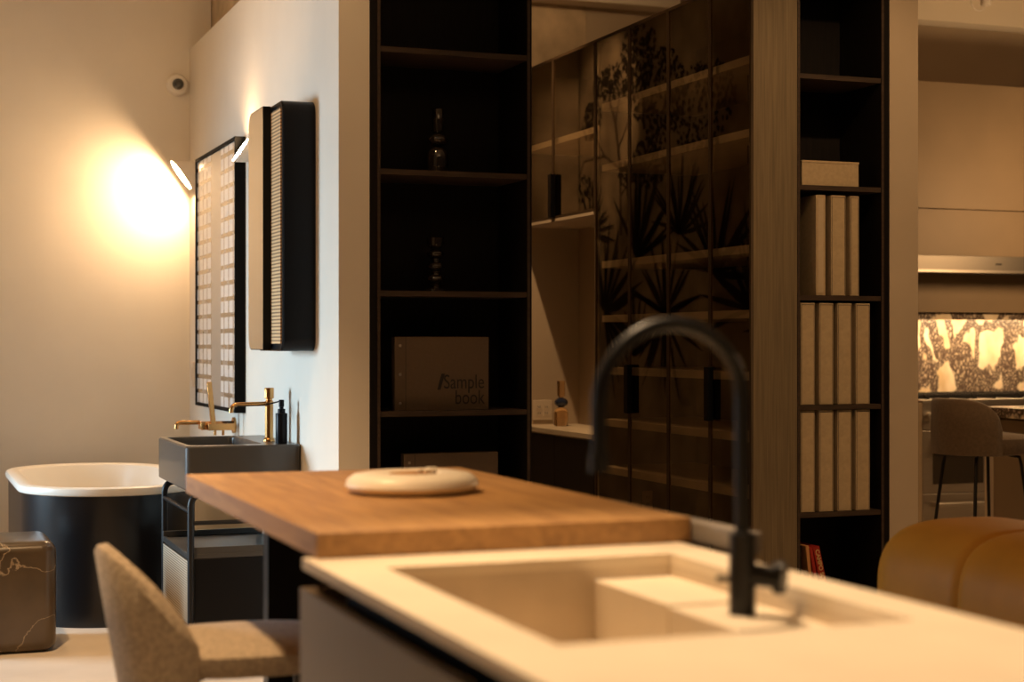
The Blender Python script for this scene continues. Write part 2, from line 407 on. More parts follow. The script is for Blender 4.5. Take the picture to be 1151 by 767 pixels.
def branch(bm, P, pts, w, mi, d):
    for a, b in zip(pts, pts[1:]):
        a_, b_ = Vector(a), Vector(b); nrm = Vector((-(b_ - a_).y, (b_ - a_).x)).normalized() * w
        bm.faces.new([bm.verts.new(P(q, d)) for q in (a_ - nrm, b_ - nrm * .8, b_ + nrm * .8, a_ + nrm)]).material_index = mi
def crown(bm, P, c, rx, rz, n, mi, d0):
    for i in range(int(n * 2.6)):
        a = random.uniform(0, 2 * PI); q = math.sqrt(random.random())
        blob(bm, P, (c[0] + rx * q * math.cos(a), c[1] + rz * q * math.sin(a)), random.uniform(0.010, 0.026), mi, d0 + 0.00001 * i)
def mural(name, P, x0, x1, tree=True):
    bm = bmesh.new()
    bm.faces.new([bm.verts.new(P(Vector(q), 0)) for q in ((x0, 0), (x1, 0), (x1, 4.3), (x0, 4.3))])
    if tree:
        T = [(11.20, 2.1), (11.22, 2.6), (11.30, 2.95), (11.42, 3.15)]
        branch(bm, P, T, 0.022, 2, 0.002)
        for br in ([(11.25, 2.75), (11.05, 2.95), (10.98, 3.15)], [(11.22, 2.6), (11.5, 2.72), (11.75, 2.95)], [(11.3, 2.95), (11.2, 3.2)],
                   [(11.2, 2.4), (10.85, 2.6), (10.6, 2.8)], [(11.5, 2.72), (11.9, 2.72), (12.0, 2.6)]):
            branch(bm, P, br, 0.012, 2, 0.0022)
        for c, rx, rz, n in (((11.35, 3.27), .38, .13, 90), ((11.75, 3.02), .20, .14, 40), ((11.0, 3.2), .2, .12, 40), ((10.55, 3.05), .42, .34, 150),
                             ((10.7, 2.6), .35, .18, 90), ((11.1, 2.55), .15, .1, 30), ((9.9, 2.9), .5, .3, 110), ((10.9, 3.45), .3, .18, 70), ((11.9, 2.5), .25, .1, 30)):
            crown(bm, P, c, rx, rz, n, 1, 0.003)
    F = (((10.93, 1.92), .75, 60, 175, 15), ((11.5, 1.54), .70, 40, 260, 22), ((10.24, 2.05), .55, 30, 180, 16), ((10.45, 1.50), .62, 0, 340, 26),
         ((9.7, 1.75), .7, 20, 200, 18), ((11.75, 2.15), .45, 60, 200, 12), ((9.2, 1.5), .7, 0, 200, 18), ((8.4, 1.4), .9, 0, 180, 18), ((10.95, 1.2), .5, 20, 160, 14)) if tree else \
        (((8.25, 3.65), .25, 0, 340, 26), ((8.8, 3.7), .3, 0, 340, 20))
    for c, R, a0, a1, n in F:
        fan(bm, P, c, R, a0, a1, n, 1 if tree else 2, 0.006 + random.uniform(0, .002))
    return struct(name, bm, MU, smooth=False)
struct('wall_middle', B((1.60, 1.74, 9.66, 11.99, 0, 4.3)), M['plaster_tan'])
mural('trim_2', lambda q, d: (1.748 + d, q.x, q.y), 6.6, 11.98)
mural('trim_3', lambda q, d: (q.x - 6.0, 11.985 - d, q.y), 7.76, 11.16, tree=False)

# ================================================================== ISLAND
isl = thing('kitchen_island', 'kitchen island with cream stone worktop, built in sink and greige fronts', 'kitchen island', (1.12, 1.6, 0))
X0, X1, ZC = 0.73, 1.507, 0.892
SX0, SX1, SY0, SY1 = 0.842, 1.41, 2.05, 2.865
T = 0.02
bm = B((X0, SX0, 0.3, 3.05, ZC - T, ZC), (SX1, X1, 0.3, 3.05, ZC - T, ZC), (SX0, SX1, 0.3, SY0, ZC - T, ZC), (SX0, SX1, SY1, 3.05, ZC - T, ZC))
finish('worktop', bm, M['stone_top'], isl, smooth=False)
bm = B((SX0 - .012, SX0, SY0 - .012, SY1 + .012, ZC - .21, ZC - T), (SX1, SX1 + .012, SY0 - .012, SY1 + .012, ZC - .21, ZC - T),
       (SX0, SX1, SY0 - .012, SY0, ZC - .21, ZC - T), (SX0, SX1, SY1, SY1 + .012, ZC - .21, ZC - T), (SX0, SX1, SY0, SY1, ZC - .222, ZC - .21))
finish('sink', bm, M['stone_sink'], isl, smooth=False)
finish('tap_ledge', B((1.25, SX1, 2.545, SY1, ZC - .21, 0.85), (1.25, SX1, SY0, 2.541, ZC - .21, 0.846)), M['stone_top'], isl, bevel=0.002)
finish('cabinet_body', B((X0 + .06, X1 - .06, 0.3, 3.10, 0.10, ZC - .225), (X0 + .06, SX0 - .013, 0.3, 2.95, ZC - .225, ZC - T), (SX1 + .013, X1 - .06, 0.3, 2.95, ZC - .225, ZC - T)), M['black_satin'], isl, smooth=False)
for k, (a, b) in enumerate(((0.3, 1.22), (1.224, 2.16), (2.164, 3.12))):
    finish('drawer_front', B((X0 + .012, X0 + .034, a, b, 0.10, 0.826)), M['front'], isl, bevel=0.0015)
finish('end_panel', B((X0 + .035, X1 - .035, 3.10, 3.12, 0.10, 0.826)), M['front'], isl, smooth=False)
finish('back_panel', B((X1 - .034, X1 - .012, 0.3, 3.12, 0.10, ZC - T)), M['front'], isl, smooth=False)
finish('plinth', B((X0 + .08, X1 - .08, 0.35, 3.05, 0, 0.10)), M['black_satin'], isl, smooth=False)

# ------------------------------------------------------------------ wooden table
tb = thing('breakfast_table', 'thick oak tabletop resting on the end of the island', 'table', (1.14, 3.75, 0))
finish('tabletop', B((0.751, 1.535, 3.02, 4.485, ZC, 0.942)), M['wood'], tb, bevel=0.003)
finish('table_support', B((0.95, 1.36, 4.36, 4.42, 0, ZC - .001)), M['black_satin'], isl, bevel=0.002)
finish('side_bracket', B((1.5355, 1.575, 2.80, 3.5, 0.893, 0.934)), M['grey_board'], tb, bevel=0.003)

# ------------------------------------------------------------------ tap
tp = thing('kitchen_tap', 'black gooseneck kitchen tap with side lever at the island sink', 'tap', (1.33, 2.43, 0.8465))
bm = bmesh.new(); lathe(bm, 1.33, 2.43, [(0.022, .8465), (0.0225, .848), (0.0225, .982), (0.017, .984)], 24)
finish('tap_body', bm, M['black_metal'], tp)
bm = bmesh.new()
pts = [(1.33, 2.43, .98), (1.33, 2.43, 1.10)]
R_ = 0.13
for i in range(0, 25):
    a = PI * i / 24; pts.append((1.20 + R_ * math.cos(a), 2.43, 1.20 + R_ * math.sin(a)))
pts.append((1.07, 2.43, 1.12))
tube(bm, pts, 0.0125, 16)
finish('spout', bm, M['black_metal'], tp)
bm = bmesh.new(); tube(bm, [(1.07, 2.43, 1.12), (1.07, 2.43, 1.09)], 0.0165, 16); finish('spout_nozzle', bm, M['black_metal'], tp)
bm = bmesh.new(); tube(bm, [(1.345, 2.42, .913), (1.372, 2.395, .911), (1.3721, 2.3949, .911), (1.384, 2.384, .910)], [.019, .019, .028, .028], 20)
hd = finish('lever', bm, M['black_metal'], tp)
bm = bmesh.new(); tube(bm, [(1.315, 2.44, .905), (1.29, 2.445, .906)], 0.005, 8); finish('side_pin', bm, M['black_metal'], hd)

# ------------------------------------------------------------------ ring dish on the table
dish = thing('ring_dish', 'cream ring shaped ceramic bowl on the oak table', 'bowl', (1.185, 3.72, 0.942))
dx, dy = 1.17, 3.76
bm = bmesh.new(); n = 48
prof = [(0.055, .9435), (0.128, .9425), (0.150, .949), (0.158, .960), (0.154, .974), (0.138, .986), (0.110, .9905), (0.086, .9905), (0.070, .989), (0.062, .986), (0.058, .980), (0.0, .979)]
lathe(bm, dx, dy, prof, n)
for v in bm.verts:
    a = math.atan2(v.co.y - dy, v.co.x - dx); s = 1 + .025 * math.sin(2 * a + 1) + .015 * math.sin(3 * a)
    v.co.x = dx + (v.co.x - dx) * s; v.co.y = dy + (v.co.y - dy) * s
finish('bowl_ring', bm, M['white_cer'], dish)
bm = bmesh.new(); lathe(bm, dx, dy, [(0.0, .9795), (.057, .9798), (.057, .9890), (0, .9892)], 32); finish('inner_tray', bm, M['wood'], dish)
for i, (ox, oy, r) in enumerate(((0.012, -0.02, .007), (0.030, -0.032, .009), (0.046, -.018, .008))):
    bm = bmesh.new(); bmesh.ops.create_icosphere(bm, subdivisions=3, radius=r)
    for v in bm.verts: v.co = Vector((v.co.x * 1.25, v.co.y, v.co.z * .8)) + Vector((dx + ox, dy + oy, .9893 + r * .8))
    o = finish('pebble', bm, M['white_cer']); 
    tag(o, ('small cream pebble in the middle of the ring bowl, leftmost', 'small cream pebble in the middle of the ring bowl, middle one', 'small cream pebble in the ring bowl, rightmost')[i], 'pebble', 'pebbles in the ring bowl')

# ------------------------------------------------------------------ tub chairs
def smooth(t): return t * t * (3 - 2 * t)
def tub_chair(root, cx, cy, zs, zb, zback, rx, ry, m, legm, face=0.0, amax=112, leg_r=0.011, splay=1.15, seat_t=.07, foot=True, drop=0.85, flat=.18, side=False):
    """face: direction the sitter looks, radians; back shell is opposite"""
    ca, sa = math.cos(face), math.sin(face)
    def W_(u, v, z): return (cx + u * ca - v * sa, cy + u * sa + v * ca, z)
    # seat
    bm = bmesh.new(); rings = []
    for s, z in ((.80, zs - seat_t), (.95, zs - seat_t + .008), (1.0, zs - seat_t * .55), (.985, zs - seat_t * .22), (.90, zs - .006), (.5, zs + .004), (.02, zs + .004)):
        ring = []
        for k in range(40):
            a = 2 * PI * k / 40
            c, d = math.cos(a), math.sin(a)
            ring.append(W_(s * rx * math.copysign(abs(c) ** .8, c), s * ry * math.copysign(abs(d) ** .8, d), z))
        rings.append(ring)
    loft(bm, rings); finish('seat', bm, m, root)
    # back shell
    bm = bmesh.new(); th = .045; rings = []; K = 36
    for i in range(K + 1):
        t = -1 + 2 * i / K; a = PI + math.radians(amax) * t
        if side:
            u_ = (1 - math.cos(math.radians(amax) * t)) / (1 - math.cos(math.radians(amax)))
            h = .12 + .88 * math.sqrt(max(0, 1 - max(0, (u_ - .10) / .90) ** 1.8))
        elif flat < 0: h = 1 - abs(t) ** 2.1
        else: h = 1 - smooth(min(1, max(0, (abs(t) - flat) / (1 - flat)))) * drop
        zt = zs + .01 + (zback - zs - .01) * h
        tap_ = max(.25, min(1, (1 - abs(t)) * 9))
        ring = []
        c, d = math.cos(a), math.sin(a)
        lean = 0 if side else .10 * h
        for (off, zz) in ((-th / 2 * tap_, zb), (th / 2 * tap_, zb + .004), (th / 2 * tap_, (zb + zt) / 2), (th / 2 * tap_ * .9, zt - .018), (th / 4 * tap_, zt - .004), (-th / 4 * tap_, zt), (-th / 2 * tap_ * .9, zt - .016), (-th / 2 * tap_, (zb + zt) / 2)):
            g = (zz - zb) / max(.05, (zback - zb))
            r = 1.0 + lean * g * 2.2
            ring.append(W_((rx * r + off + .012) * c - .0, (ry * r + off + .012) * d, zz))
        rings.append(ring)
    loft(bm, rings); b = finish('backrest', bm, m, root)
    # legs
    for su, sv in ((1, 1), (1, -1), (-1, 1), (-1, -1)):
        bm = bmesh.new(); a = (su * rx * .6, sv * ry * .6); e = (su * rx * .6 * splay, sv * ry * .6 * splay)
        tube(bm, [W_(a[0] * .7, a[1] * .7, zs - seat_t - .001), W_(a[0] * .98, a[1] * .98, zs - seat_t - .012), W_(a[0] * 1.03, a[1] * 1.03, zs - seat_t - .05), W_(e[0], e[1], 0.001)], leg_r, 10)
        finish('leg', bm, legm, root)
ch = thing('counter_stool', 'taupe boucle tub stool tucked under the oak table', 'stool', (0.78, 3.92, 0))
tub_chair(ch, 0.80, 3.93, 0.60, 0.50, 0.83, 0.265, 0.235, M['fabric'], M['black_metal'], face=0.0, amax=58, drop=1.0, flat=-1)

# ================================================================== BATHROOM CORNER
# bathtub
tub = thing('bathtub', 'freestanding black oval bathtub with white rim beside the back wall', 'bathtub', (0.99, 8.48, 0))
ox0, ox1, oy0, oy1, rr = 0.565, 1.40, 7.64, 9.30, 0.40
def R3(ins, z, n=14):
    return [(x, y, z) for x, y in rrect(ox0 + ins, ox1 - ins, oy0 + ins, oy1 - ins, max(.05, rr - ins * .9), n)]
bm = bmesh.new(); loft(bm, [R3(.045, 0), R3(.018, .0), R3(.014, .30), R3(.012, .597)], cap1=False); finish('tub_shell', bm, mat('black_tub_lacquer', (0.006, 0.006, 0.008), 0.30, spec=0.6), tub)
bm = bmesh.new(); loft(bm, [R3(.013, .597), R3(.0, .602), R3(-.003, .615), R3(.002, .632), R3(.012, .637), R3(.055, .637), R3(.068, .630), R3(.085, .58), R3(.12, .30), R3(.17, .16), R3(.25, .13)], cap0=False)
finish('tub_basin', bm, M['white_cer'], tub)
# marble cube stool
bm = bmesh.new()
def cube_ring(x0, x1, y0, y1, ins, z): return [(x, y, z) for x, y in rrect(x0 + ins, x1 - ins, y0 + ins, y1 - ins, max(.012, .065 - ins), 8)]
rings = []
for i in range(7):
    a = PI / 2 * i / 6; rings.append((.05 * (1 - math.sin(a)), .05 * (1 - math.cos(a))))
bm = bmesh.new()
rg = [cube_ring(.19, .66, 7.13, 7.60, s, z) for s, z in rings] + [cube_ring(.19, .66, 7.13, 7.60, s, .465 - z) for s, z in rings[::-1]]
loft(bm, rg)
o = finish('cube_stool', bm, M['brown_marble'])
tag(o, 'rounded brown marble cube stool with pale veins on the floor by the bathtub', 'stool')

# vanity
van = thing('washstand', 'dark grey wall basin on a black tubular frame with cane drawer', 'washstand', (1.37, 7.15, 0))
vx0, vx1, vy0, vy1 = 1.135, 1.618, 6.77, 7.52
def VR(ins, z, r=.03): return [(x, y, z) for x, y in rrect(vx0 + ins, vx1 - ins, vy0 + ins, vy1 - ins, max(.008, r - ins), 6)]
bm = bmesh.new()
def BR(x0, x1, y0, y1, z, r): return [(x, y, z) for x, y in rrect(x0, x1, y0, y1, r, 6)]
loft(bm, [VR(.01, .688), VR(0, .696), VR(0, .866), VR(.006, .872), BR(1.165, 1.475, 6.86, 7.485, .872, .03), BR(1.170, 1.470, 6.865, 7.480, .866, .03),
          BR(1.175, 1.465, 6.875, 7.470, .775, .03), BR(1.20, 1.44, 6.90, 7.44, .765, .02)])
finish('basin', bm, M['basin'], van)
r = .014
for yy in (6.80, 7.49):
    pth = [(1.16, yy, 0.002)] + corner((1.16, yy, 0), (1.16, yy, .672), (1.58, yy, .672), .05) + corner((1.16, yy, .672), (1.59, yy, .672), (1.59, yy, 0), .05) + [(1.59, yy, .002)]
    bm = bmesh.new(); tube(bm, pth, r, 12); finish('leg_frame', bm, M['black_metal'], van)
for xx, zz in ((1.16, .60), (1.59, .60)):
    bm = bmesh.new(); tube(bm, [(xx, 6.81, zz), (xx, 7.48, zz)], .010, 10); finish('rail', bm, M['black_metal'], van)
bm = bmesh.new(); tube(bm, [(1.17, 6.80, .555), (1.58, 6.80, .555)], .009, 10); finish('rail', bm, M['black_metal'], van)
finish('tray', B((1.150, 1.60, 6.815, 7.475, .405, .425), (1.150, 1.60, 6.815, 6.83, .425, .452), (1.150, 1.60, 7.46, 7.475, .425, .452), (1.150, 1.165, 6.83, 7.46, .425, .43)), M['basin'], van, bevel=.002)
finish('drawer_box', B((1.166, 1.60, 6.815, 7.475, .13, .404)), M['black_satin'], van, bevel=.003)
finish('drawer_front', B((1.150, 1.1655, 6.825, 7.465, .14, .398)), M['wicker'], van)
bm = bmesh.new(); tube(bm, [(1.40, 7.15, .69), (1.40, 7.15, .58), (1.42, 7.15, .55), (1.46, 7.15, .53), (1.50, 7.15, .55), (1.617, 7.15, .56)], .014, 10)
finish('waste_pipe', bm, M['black_metal'], van)

# basin tap
bt = thing('basin_tap', 'gold hexagonal basin tap standing on the grey washstand', 'tap', (1.53, 7.03, .872))
tx, ty = 1.535, 7.02
bm = bmesh.new(); lathe(bm, tx, ty, [(.026, .8725), (.026, .878), (.022, .886), (.0185, .89), (.0185, 1.045), (.014, 1.05), (.014, 1.056)], 8); finish('tap_body', bm, M['brass'], bt)
bm = bmesh.new(); lathe(bm, tx, ty, [(.017, 1.0565), (.0215, 1.06), (.0215, 1.100), (.019, 1.104)], 8); finish('tap_handle', bm, M['brass'], bt)
bm = bmesh.new(); tube(bm, [(tx - .015, ty, 1.035)] + corner((tx, ty, 1.035), (tx - .165, ty, 1.033), (tx - .165, ty, .99), .03) + [(tx - .165, ty, .998)], .0095, 12); finish('spout', bm, M['brass'], bt)
# soap dispenser
sd = thing('soap_dispenser', 'slim black soap dispenser beside the gold basin tap', 'soap dispenser', (1.565, 6.865, .872))
bm = bmesh.new(); lathe(bm, 1.553, 6.862, [(.024, .8725), (.025, .876), (.025, .998), (.024, 1.0), (.016, 1.001), (.016, 1.018), (.009, 1.019), (.009, 1.026)], 24); finish('bottle', bm, M['black_satin'], sd)
bm = bmesh.new(); lathe(bm, 1.553, 6.862, [(.010, 1.0265), (.0115, 1.028), (.0115, 1.055), (.010, 1.057)], 20); tube(bm, [(1.553, 6.862, 1.052), (1.49, 6.875, 1.036)], .003, 8); finish('pump', bm, M['black_satin'], sd)
# bath mixer on the wall
bmx = thing('bath_mixer', 'gold wall mounted bath mixer with upright hand shower above the tub', 'bath mixer', (1.60, 8.2, .895))
bm = bmesh.new(); tube(bm, [(1.619, 8.20, .885), (1.608, 8.20, .885)], .040, 24); finish('wall_rose', bm, M['brass'], bmx)
bm = bmesh.new(); tube(bm, [(1.608, 8.20, .885), (1.45, 8.20, .885)], .022, 16)
for k, xx in enumerate((1.455, 1.490, 1.525)):
    box(bm, xx - .013, xx + .013, 8.165, 8.235, .868, .906)
finish('mixer_body', bm, M['brass'], bmx, bevel=.002)
bm = bmesh.new(); tube(bm, [(1.45, 8.24, .90)] + corner((1.45, 8.24, .90), (1.335, 8.24, .90), (1.335, 8.24, .87), .02) + [(1.335, 8.24, .868)], .011, 12); finish('spout', bm, M['brass'], bmx)
bm = bmesh.new(); box(bm, -.012, .012, -.012, .012, -.10, .12)
bmesh.ops.transform(bm, matrix=Matrix.Translation((1.487, 8.12, .985)) @ Matrix.Rotation(-.10, 4, 'Y'), verts=bm.verts); finish('hand_shower', bm, M['brass'], bmx, bevel=.003)
bm = bmesh.new(); box(bm, 1.47, 1.60, 8.105, 8.135, .865, .90); box(bm, 1.49, 1.51, 8.134, 8.165, .87, .895); finish('shower_holder', bm, M['brass'], bmx, bevel=.002)
for xx in (1.505, 1.545):
    bm = bmesh.new(); tube(bm, [(xx, 8.12, .864), (xx, 8.12, .84)], .007, 10); finish('hose_connector', bm, M['brass'], bmx)

# framed panel
fr = thing('framed_display', 'black framed glossy display of white chips on the divider wall', 'picture', (1.60, 8.49, .957))
fy0, fy1, fz0, fz1 = 7.935, 9.045, .957, 2.300
bm = bmesh.new(); w_ = .018
box(bm, 1.567, 1.618, fy0, fy0 + w_, fz0, fz1); box(bm, 1.567, 1.618, fy1 - w_, fy1, fz0, fz1)
box(bm, 1.567, 1.618, fy0 + w_, fy1 - w_, fz0, fz0 + w_); box(bm, 1.567, 1.618, fy0 + w_, fy1 - w_, fz1 - w_, fz1)
finish('frame', bm, mat('rough_black_frame', (0.006, 0.006, 0.006), 0.7, spec=0.08), fr, smooth=False)
finish('display_panel', B((1.575, 1.612, fy0 + w_, fy1 - w_, fz0 + w_, fz1 - w_)), M['chips'], fr, smooth=False)
bm = bmesh.new(); tube(bm, [(1.612, 7.965, .957), (1.614, 7.965, .93), (1.614, 7.965, .76)], .0025, 6); finish('cable', bm, M['matt_white'], fr)

# mirror cabinet
mc = thing('mirror_cabinet', 'black rounded wall cabinet with rattan front and sliding mirror above the washstand', 'mirror cabinet', (1.55, 6.78, 1.264))
def yz_rr(y0, y1, z0, z1, r, x, n=8): return [(x, a, b) for a, b in rrect(y0, y1, z0, z1, r, n)]
cy0, cy1, cz0, cz1 = 6.53, 7.03, 1.264, 2.282
bm = bmesh.new(); loft(bm, [yz_rr(cy0, cy1, cz0, cz1, .055, 1.618), yz_rr(cy0, cy1, cz0, cz1, .055, 1.489), yz_rr(cy0 + .006, cy1 - .006, cz0 + .006, cz1 - .006, .05, 1.483),
     yz_rr(cy0 + .014, cy1 - .014, cz0 + .014, cz1 - .014, .045, 1.483), yz_rr(cy0 + .014, cy1 - .014, cz0 + .014, cz1 - .014, .045, 1.486)])
finish('cabinet_body', bm, M['black_satin'], mc)
finish('rattan_front', B((1.4805, 1.4855, cy0 + .032, cy1 - .2, cz0 + .03, cz1 - .03)), M['rattan'], mc, smooth=False)
my0 = 6.735; r_ = .055
pts = [(my0, cz0 + .004), ] 
out = [(my0, cz0 + .004)] + [(cy1 - r_ + r_ * math.sin(a), cz0 + .004 + r_ - r_ * math.cos(a)) for a in [PI / 2 * i / 8 for i in range(9)]] + [(cy1 - r_ + r_ * math.cos(a), cz1 - .004 - r_ + r_ * math.sin(a)) for a in [PI / 2 * i / 8 for i in range(9)]] + [(my0, cz1 - .004)]
def sc_(o_, s): 
    c = ((my0 + cy1) / 2, (cz0 + cz1) / 2); return [((y - c[0]) * (1 - s / .15) + c[0], (z - c[1]) * (1 - s / .52) + c[1]) for y, z in o_]
bm = bmesh.new(); loft(bm, [[(1.479, y, z) for y, z in out], [(1.448, y, z) for y, z in out]]); mfr = finish('mirror_door', bm, M['black_satin'], mc)
bm = bmesh.new(); loft(bm, [[(1.4478, y, z) for y, z in sc_(out, .004)], [(1.4465, y, z) for y, z in sc_(out, .004)]]); finish('mirror_glass', bm, M['mirror'], mfr)

# wall lamps : cylinders with an oblique glowing face
def cup_lamp(cy_, r, zlo, zhi, xlo, xhi, up, label):
    """xlo: protrusion x at bottom of the face, xhi: at the top"""
    t = thing('wall_lamp', label, 'wall lamp', (1.619, cy_, (zlo + zhi) / 2), 'oblique cylinder wall lamps')
    zc = (zlo + zhi) / 2; rz = (zhi - zlo) / 2; n = 32
    wallr, face, facei = [], [], []
    for k in range(n):
        a = 2 * PI * k / n; z = zc + rz * math.sin(a); y = cy_ + r * math.cos(a); s = (z - zlo) / (zhi - zlo)
        x = xlo + (xhi - xlo) * s
        wallr.append((1.619, y, z)); face.append((x, y, z))
        z2 = zc + rz * .93 * math.sin(a); s2 = (z2 - zlo) / (zhi - zlo); facei.append((xlo + (xhi - xlo) * s2 - .001, cy_ + r * .93 * math.cos(a), z2))
    bm = bmesh.new(); loft(bm, [wallr, face]); finish('lamp_body', bm, M['matt_white'], t)
    bm = bmesh.new(); bm.faces.new([bm.verts.new(p) for p in facei]); 
    bmesh.ops.recalc_face_normals(bm, faces=bm.faces)
    finish('diffuser', bm, M['lamp_glow'], t, smooth=False)
cup_lamp(9.36, .062, 2.165, 2.325, 1.600, 1.485, False, 'white cylindrical wall lamp glowing downwards in the corner beside the back wall')
cup_lamp(7.80, .058, 2.160, 2.276, 1.530, 1.605, True, 'white cylindrical wall lamp glowing upwards beside the mirror cabinet')

# security camera, light switch
cc = thing('security_camera', 'white round dome security camera high on the back wall', 'security camera', (1.50, 9.53, 2.77))
def wall_disc(bm, x, z, prof, n=28):
    loft(bm, [[(x + r * math.cos(2 * PI * k / n), y, z + r * math.sin(2 * PI * k / n)) for k in range(n)] for r, y in prof])
bm = bmesh.new(); wall_disc(bm, 1.545, 2.778, [(.062, 9.529), (.062, 9.505), (.052, 9.488), (.036, 9.482)]); finish('housing', bm, M['matt_white'], cc)
bm = bmesh.new(); wall_disc(bm, 1.545, 2.778, [(.033, 9.4815), (.031, 9.466), (.022, 9.454), (.008, 9.449)]); finish('dome', bm, M['lens'], cc)
sw = thing('light_switch', 'slim white light switch on the divider wall near the corner', 'light switch', (1.619, 9.40, 1.10))
bm = B((1.610, 1.6195, 9.36, 9.44, 1.05, 1.19)); finish('switch_plate', bm, M['plate'], sw, bevel=.002)
finish('rocker', B((1.606, 1.6098, 9.385, 9.415, 1.09, 1.15)), M['plate'], sw)

# ================================================================== BOOKCASES
ZS = [0.095, 0.567, 1.030, 1.502, 1.977, 2.455]
def bookcase(name, label, x0, x1, xl, xr, yf, depth, zs, top=3.35, ins=.03):
    t = thing(name, label, 'bookcase', ((x0 + x1) / 2, yf + depth / 2, 0))
    finish('side_panel', B((x0, xl, yf, yf + depth, 0, top)), M['black_oak'], t, bevel=.0015)
    finish('side_panel', B((xr, x1, yf, yf + depth, 0, top)), M['black_oak'], t, bevel=.0015)
    finish('back_panel', B((xl, xr, yf + depth - .012, yf + depth, 0, top)), M['black_oak'], t, smooth=False)
    finish('top_panel', B((xl, xr, yf, yf + depth - .012, top - .03, top)), M['black_oak'], t, smooth=False)
    finish('plinth', B((xl, xr, yf + .02, yf + .04, 0, .074)), M['black_oak'], t, smooth=False)
    for z in zs + [2.93]:
        finish('shelf', B((xl, xr, yf + .004, yf + depth - .012, z - .021, z)), M['shelf_edge'], t, smooth=False)
    for xx in ((x0, x0 + .001), ):
        pass
    finish('front_edge', B((xl - .012, xl, yf - .0015, yf, .074, top - .03)), M['shelf_edge'], t, smooth=False)
    finish('front_edge', B((xr, xr + .012, yf - .0015, yf, .074, top - .03)), M['shelf_edge'], t, smooth=False)
    return t
YB = 6.17
bookcase('bookcase', 'tall black open bookcase beside the divider wall, behind the oak table', 1.744, 2.420, 1.787, 2.400, YB, .345, ZS)
bookcase('bookcase', 'narrow tall black bookcase full of cardboard magazine files beside the tan partition', 3.637, 4.099, 3.650, 4.058, YB - .01, .35, ZS)

# glazed cabinet run
gc = thing('glazed_cabinet', 'long wall cabinet with bronze tinted glass doors and an open niche', 'cabinet', (3.73, 7.5, 0))
GX, GXB, GT = 3.425, 4.03, 2.875
doors = [(6.185, 6.562), (6.562, 6.983), (6.983, 7.417), (7.417, 7.84)]
finish('end_panel', B((GX, 3.6365, 6.16, 6.183, 0, GT + .5)), M['brown_oak'], gc, bevel=.001)
finish('carcass', B((GXB - .02, GXB, 6.55, 8.96, 0, GT), (GX + .01, GXB - .02, 6.55, 8.96, GT - .02, GT), (GX + .03, 3.63, 6.184, 6.55, GT - .02, GT), (3.61, 3.63, 6.184, 6.55, 0, GT - .02),
                    (GX + .03, GXB - .02, 6.55, 8.96, 0, .08), (GX + .03, GXB - .02, 7.83, 7.85, .08, GT - .02), (3.63, GXB - .02, 6.53, 6.55, 0, GT),
                    (GX + .01, GXB - .02, 8.94, 8.96, 1.98, GT - .02)), M['cab_in'], gc, smooth=False)
for z in (.66, .904, 1.17, 1.44, 1.72, 2.22, 2.536):
    finish('shelf', B((GX + .035, 3.609, 6.19, 6.551, z - .035, z), (GX + .035, 4.005, 6.551, 7.825, z - .035, z)), M['cab_shelf'], gc, smooth=False)
finish('shelf', B((GX + .035, 4.005, 7.855, 8.935, 2.40, 2.432)), M['cab_shelf'], gc, smooth=False)
def gdoor(y0, y1, z0, z1, hy=None, hz=None):
    g = finish('door', B((GX - .0, GX + .012, y0 + .002, y0 + .012, z0, z1), (GX, GX + .012, y1 - .012, y1 - .002, z0, z1), (GX, GX + .012, y0 + .012, y1 - .012, z0, z0 + .014), (GX, GX + .012, y0 + .012, y1 - .012, z1 - .014, z1)), M['bronze'], gc, smooth=False)
    bm = bmesh.new(); bm.faces.new([bm.verts.new(p) for p in ((GX + .004, y0 + .012, z0 + .014), (GX + .004, y1 - .012, z0 + .014), (GX + .004, y1 - .012, z1 - .014), (GX + .004, y0 + .012, z1 - .014))])
    finish('pane', bm, M['glass'], g, smooth=False)
    if hy: finish('handle', B((GX - .028, GX - .001, hy - .022, hy + .022, hz, hz + .24)), M['black_satin'], g, bevel=.002)
for i, (a, b) in enumerate(doors): gdoor(a, b, .08, GT - .005, *([(b - .02), .95] if i in (0, 2) else [None, None]))
gdoor(7.84, 8.42, 1.982, GT - .005, 8.40, 1.985); gdoor(8.42, 8.95, 1.982, GT - .005)
# niche
finish('niche_lining', B((3.800, 3.815, 7.851, 8.94, .82, 1.98), (GX + .01, 3.80, 8.925, 8.94, .82, 1.98), (GX + .01, 3.80, 7.851, 7.862, .82, 1.98), (GX, 3.815, 7.851, 8.94, 1.965, 1.981)), M['plaster_tan'], gc, smooth=False)
finish('niche_counter', B((GX - .01, 3.80, 7.851, 8.94, .795, .82)), M['cab_shelf'], gc, smooth=False)
finish('lower_door', B((GX, GX + .018, 7.851, 8.39, .08, .785)), M['black_oak'], gc, bevel=.001)
finish('lower_door', B((GX, GX + .018, 8.394, 8.94, .08, .785)), M['black_oak'], gc, bevel=.001)

